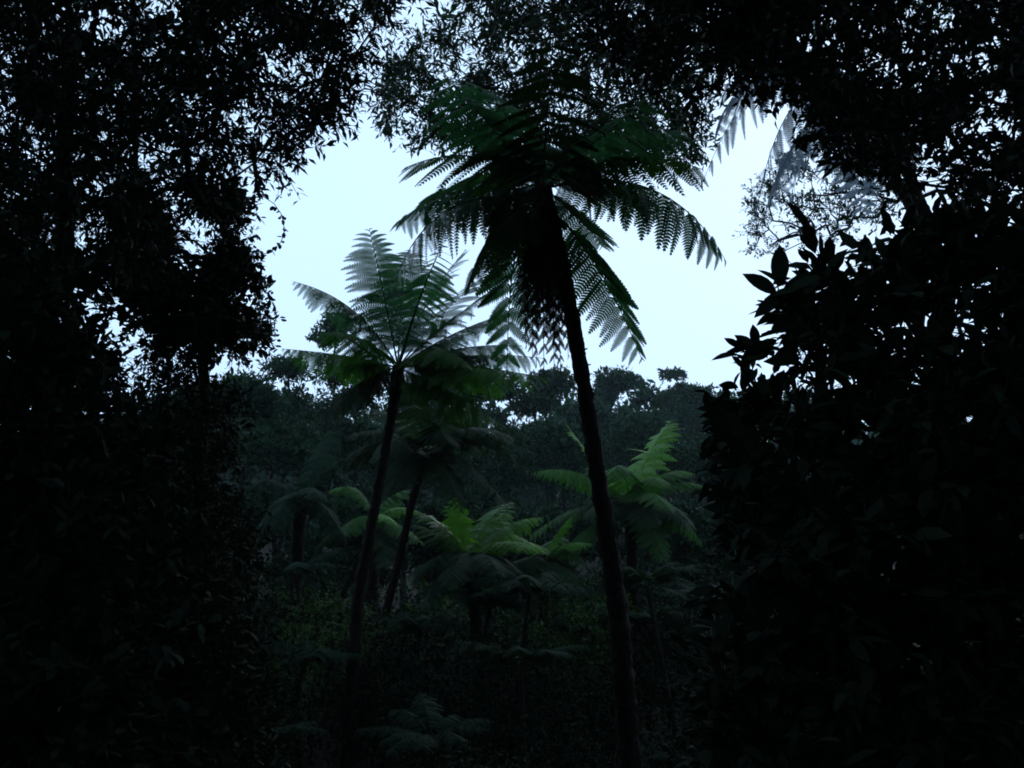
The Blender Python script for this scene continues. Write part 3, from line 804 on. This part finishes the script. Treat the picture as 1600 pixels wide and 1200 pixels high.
def shrub(px, py_top, d, wpx, label, mat, seed, leaf=.07, n=90, kind='egg', per=8, sh=5, group='shrubs filling the floor of the hollow'):
    top = at(px, py_top, d); g_ = gpos(px, d); H = max(top[2] - g_[2], .6); W = wpx * d / F
    C = ball(g_ + Z * H * .5, (W * .55, W * .45, H * .48), int(n * 1.6), seed)
    make_tree('shrub', label, 'shrub', g_, C, leaf, kind, mat, sh, per, min(.38, W * .25), .035, g_ + Z * H * .6, group, seed, keep_branches=3, twig=False)
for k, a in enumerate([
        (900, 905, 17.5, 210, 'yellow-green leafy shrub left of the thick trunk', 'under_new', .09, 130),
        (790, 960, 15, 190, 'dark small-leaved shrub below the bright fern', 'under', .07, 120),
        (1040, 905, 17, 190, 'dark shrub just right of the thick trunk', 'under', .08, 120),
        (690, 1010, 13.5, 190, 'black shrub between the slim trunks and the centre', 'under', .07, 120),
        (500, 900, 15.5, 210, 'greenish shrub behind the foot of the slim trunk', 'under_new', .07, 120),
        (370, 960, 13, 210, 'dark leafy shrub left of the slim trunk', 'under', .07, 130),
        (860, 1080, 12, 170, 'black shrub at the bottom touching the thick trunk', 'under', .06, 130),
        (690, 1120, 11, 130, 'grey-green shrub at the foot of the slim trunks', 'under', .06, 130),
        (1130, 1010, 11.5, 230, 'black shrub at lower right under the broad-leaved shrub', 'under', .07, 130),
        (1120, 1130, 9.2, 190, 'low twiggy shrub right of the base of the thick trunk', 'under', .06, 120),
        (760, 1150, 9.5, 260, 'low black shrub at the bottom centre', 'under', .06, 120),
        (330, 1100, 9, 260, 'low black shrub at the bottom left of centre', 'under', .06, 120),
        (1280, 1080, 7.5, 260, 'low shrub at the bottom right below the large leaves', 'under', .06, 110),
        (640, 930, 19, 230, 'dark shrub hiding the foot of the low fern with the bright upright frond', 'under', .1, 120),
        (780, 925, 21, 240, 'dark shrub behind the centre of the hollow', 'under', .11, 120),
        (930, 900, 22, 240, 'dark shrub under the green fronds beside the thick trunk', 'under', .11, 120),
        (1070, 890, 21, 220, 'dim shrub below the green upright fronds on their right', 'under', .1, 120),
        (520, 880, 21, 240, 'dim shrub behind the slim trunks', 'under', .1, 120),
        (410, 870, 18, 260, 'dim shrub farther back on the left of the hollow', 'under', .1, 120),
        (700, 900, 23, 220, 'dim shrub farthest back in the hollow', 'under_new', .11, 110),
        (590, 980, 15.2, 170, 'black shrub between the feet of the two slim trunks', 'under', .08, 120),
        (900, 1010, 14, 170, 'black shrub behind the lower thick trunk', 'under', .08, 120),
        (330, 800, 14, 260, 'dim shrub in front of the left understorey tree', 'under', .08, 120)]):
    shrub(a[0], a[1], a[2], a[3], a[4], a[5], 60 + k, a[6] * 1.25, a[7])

# low ground cover over the floor, too fine to count
r = np.random.default_rng(5)
n = 55000
gy_ = 2.5 + 30 * r.random(n) ** 1.1; gx_ = (r.random(n) - .5) * (6 + gy_ * 1.35)
P = np.stack([gx_, gy_, ground(gx_, gy_)], 1)
mb = MB()
D = nrm(r.normal(0, .8, (n, 3)) * [1, 1, .3] + Z * .8)
leaves(mb, P + Z * (r.random(n) ** 2 * .6)[:, None], D, nrm(Z + r.normal(0, .6, (n, 3))), r.uniform(.09, .22, n), 'tiny')
o = link('ground_cover', mb.mesh('ground_cover', (0, 0, 0)), M['under'], kind='stuff')

# ------------------------------------------------------------------ trees beyond the hollow
def far_tree(px, ytop, d, wpx, label, seed, group, pads=7, flat=.5, mat='far', leaf=.2, low=.35, n=46, name='forest_tree', hpx=None, r0=.16):
    r = np.random.default_rng(seed)
    top = at(px, ytop, d); g_ = gpos(px + r.uniform(-20, 20), d); H = top[2] - g_[2]; W = wpx * d / F
    Cs = []
    for k in range(pads):
        a = r.uniform(0, 2 * np.pi); rr = W * .5 * r.random() ** .6 * .75
        rz = W * .24 * flat
        zz = top[2] - rz - H * (1 - low) * (r.random() ** 1.3) * (rr / (W * .5) * .6 + .4)
        if k == 0: rr = 0; zz = top[2] - rz
        c = np.array([top[0] + math.cos(a) * rr, top[1] + math.sin(a) * rr, zz])
        s = W * r.uniform(.22, .36)
        Cs.append(ball(c, (s, s, s * flat), n, seed * 31 + k))
    C = np.concatenate(Cs)
    return make_tree(name, label, 'tree', g_, C, leaf, 'tiny', mat, 3, 8, W * .05 + .22, r0, np.array([top[0], top[1], g_[2] + H * .72]), group, seed,
                     keep_branches=8, minr=.012, twig=False)
FG = 'trees on the rise beyond the hollow'
for k, a in enumerate([
        (962, 578, 62, 95, 'far tree with a lumpy raised crown just right of the thick trunk', 9, 0.75),
        (1050, 581, 66, 58, 'far umbrella-shaped tree rising alone above the ridge', 5, 0.50),
        (1010, 608, 60, 90, 'far round-topped tree between the lumpy crown and the umbrella tree', 10, 0.75),
        (1085, 606, 58, 100, 'far tree beneath the umbrella tree beside the right shrub', 10, 0.75),
        (925, 628, 56, 90, 'far tree touching the right side of the thick trunk', 10, 0.75),
        (850, 585, 48, 110, 'far open-crowned tree with bare limbs left of the thick trunk', 10, 0.60),
        (760, 578, 46, 130, 'far dark tree whose crown lies behind the low fronds of the slim fern', 9, 0.60),
        (680, 590, 50, 120, 'far tree hidden behind the trunk top of the slim fern', 9, 0.65),
        (525, 497, 40, 80, 'pale-topped tree rising behind the left fronds of the slim fern', 10, 0.75),
        (455, 560, 34, 110, 'green leafy tree right of the dark oval-leaved tree', 10, 0.75),
        (560, 560, 38, 120, 'tree behind the left side of the slim fern', 10, 0.75),
        (390, 590, 30, 110, 'shaded green tree behind the left framing trees', 10, 0.75),
        (300, 600, 36, 140, 'dim tree far behind the left framing trees', 10, 0.75),
        (1150, 640, 50, 120, 'dim tree behind the edge of the broad-leaved shrub', 10, 0.75)]):
    far_tree(a[0], a[1], a[2], a[3], a[4], 200 + k, FG, a[5], a[6], leaf=.22 if a[2] < 45 else .32, n=46)
MG = 'dark trees along the back of the hollow'
for k, a in enumerate([
        (880, 660, 36, 150, 'dark bushy tree behind the green upright fronds'),
        (1000, 655, 40, 150, 'dark bushy tree on the slope below the ridge crowns'),
        (1090, 690, 34, 150, 'dark bushy tree against the broad-leaved shrub'),
        (790, 680, 32, 140, 'dark bushy tree behind the drooping fronds of the thin fern'),
        (720, 650, 40, 150, 'dark bushy tree behind the crown of the thin leaning fern'),
        (620, 660, 34, 150, 'dark bushy tree behind the slim trunk'),
        (520, 650, 30, 150, 'dark bushy tree left of the slim trunk'),
        (430, 670, 27, 150, 'dark bushy tree low behind the left framing trees'),
        (940, 760, 27, 160, 'low dark tree behind the thick trunk'),
        (700, 770, 26, 160, 'low dark tree behind the thin leaning trunk'),
        (1060, 790, 25, 160, 'low dark tree right of the green upright fronds'),
        (540, 780, 25, 160, 'low dark tree behind the foot of the slim fern'),
        (1180, 740, 28, 170, 'low dark tree behind the broad-leaved shrub'),
        (820, 790, 25, 150, 'low dark tree in the middle behind the bright fern')]):
    far_tree(a[0], a[1], a[2], a[3] * 1.15, a[4], 300 + k, MG, 10, .85, 'mid', .22, .05, 32, 'understorey_tree')

# the far wood on the ridge that reads as one mass
r = np.random.default_rng(9); n = 135000
yy = r.uniform(64, 84, n); xx = (r.random(n) - .5) * 150
hh = 10.9 + .03 * xx + .8 * np.sin(xx * .21 + yy * .1) + .9 * np.sin(xx * .53 + 2) * np.cos(yy * .3)
hh = hh - 5.5 * np.clip((xx - 24) / 8, 0, 1) - 3 * np.clip((-xx - 30) / 6, 0, 1)
hh = hh - np.exp(-((xx + 1) / 4.5) ** 2) * 3.5
P = np.stack([xx, yy, ground(xx, yy) + hh * r.random(n) ** .75], 1)
mb = MB(); leaves(mb, P, r.normal(0, 1, (n, 3)), nrm(Z + r.normal(0, .6, (n, 3))), r.uniform(.5, 1.0, n), 'tiny')
link('far_wood', mb.mesh('far_wood', (0, 0, 0)), M['far'], kind='stuff')

# ------------------------------------------------------------------ evening haze in the hollow
HAZE = 0.0005
if HAZE > 0:
    x0, x1, y0, y1, z0, z1 = -1200, 1200, -1200, 1800, -3, 40
    V = [(x, y, z) for z in (z0, z1) for y in (y0, y1) for x in (x0, x1)]
    me = new_mesh('haze', V, np.array([[0, 2, 3, 1], [4, 5, 7, 6], [0, 1, 5, 4], [2, 6, 7, 3], [0, 4, 6, 2], [1, 3, 7, 5]]))
    hm = bpy.data.materials.new('haze'); hm.use_nodes = True; t = hm.node_tree; t.nodes.clear()
    o = t.nodes.new('ShaderNodeOutputMaterial'); v = t.nodes.new('ShaderNodeVolumePrincipled')
    v.inputs['Color'].default_value = (.8, .92, 1, 1); v.inputs['Density'].default_value = HAZE
    t.links.new(v.outputs[0], o.inputs['Volume'])
    link('haze', me, hm, kind='stuff')
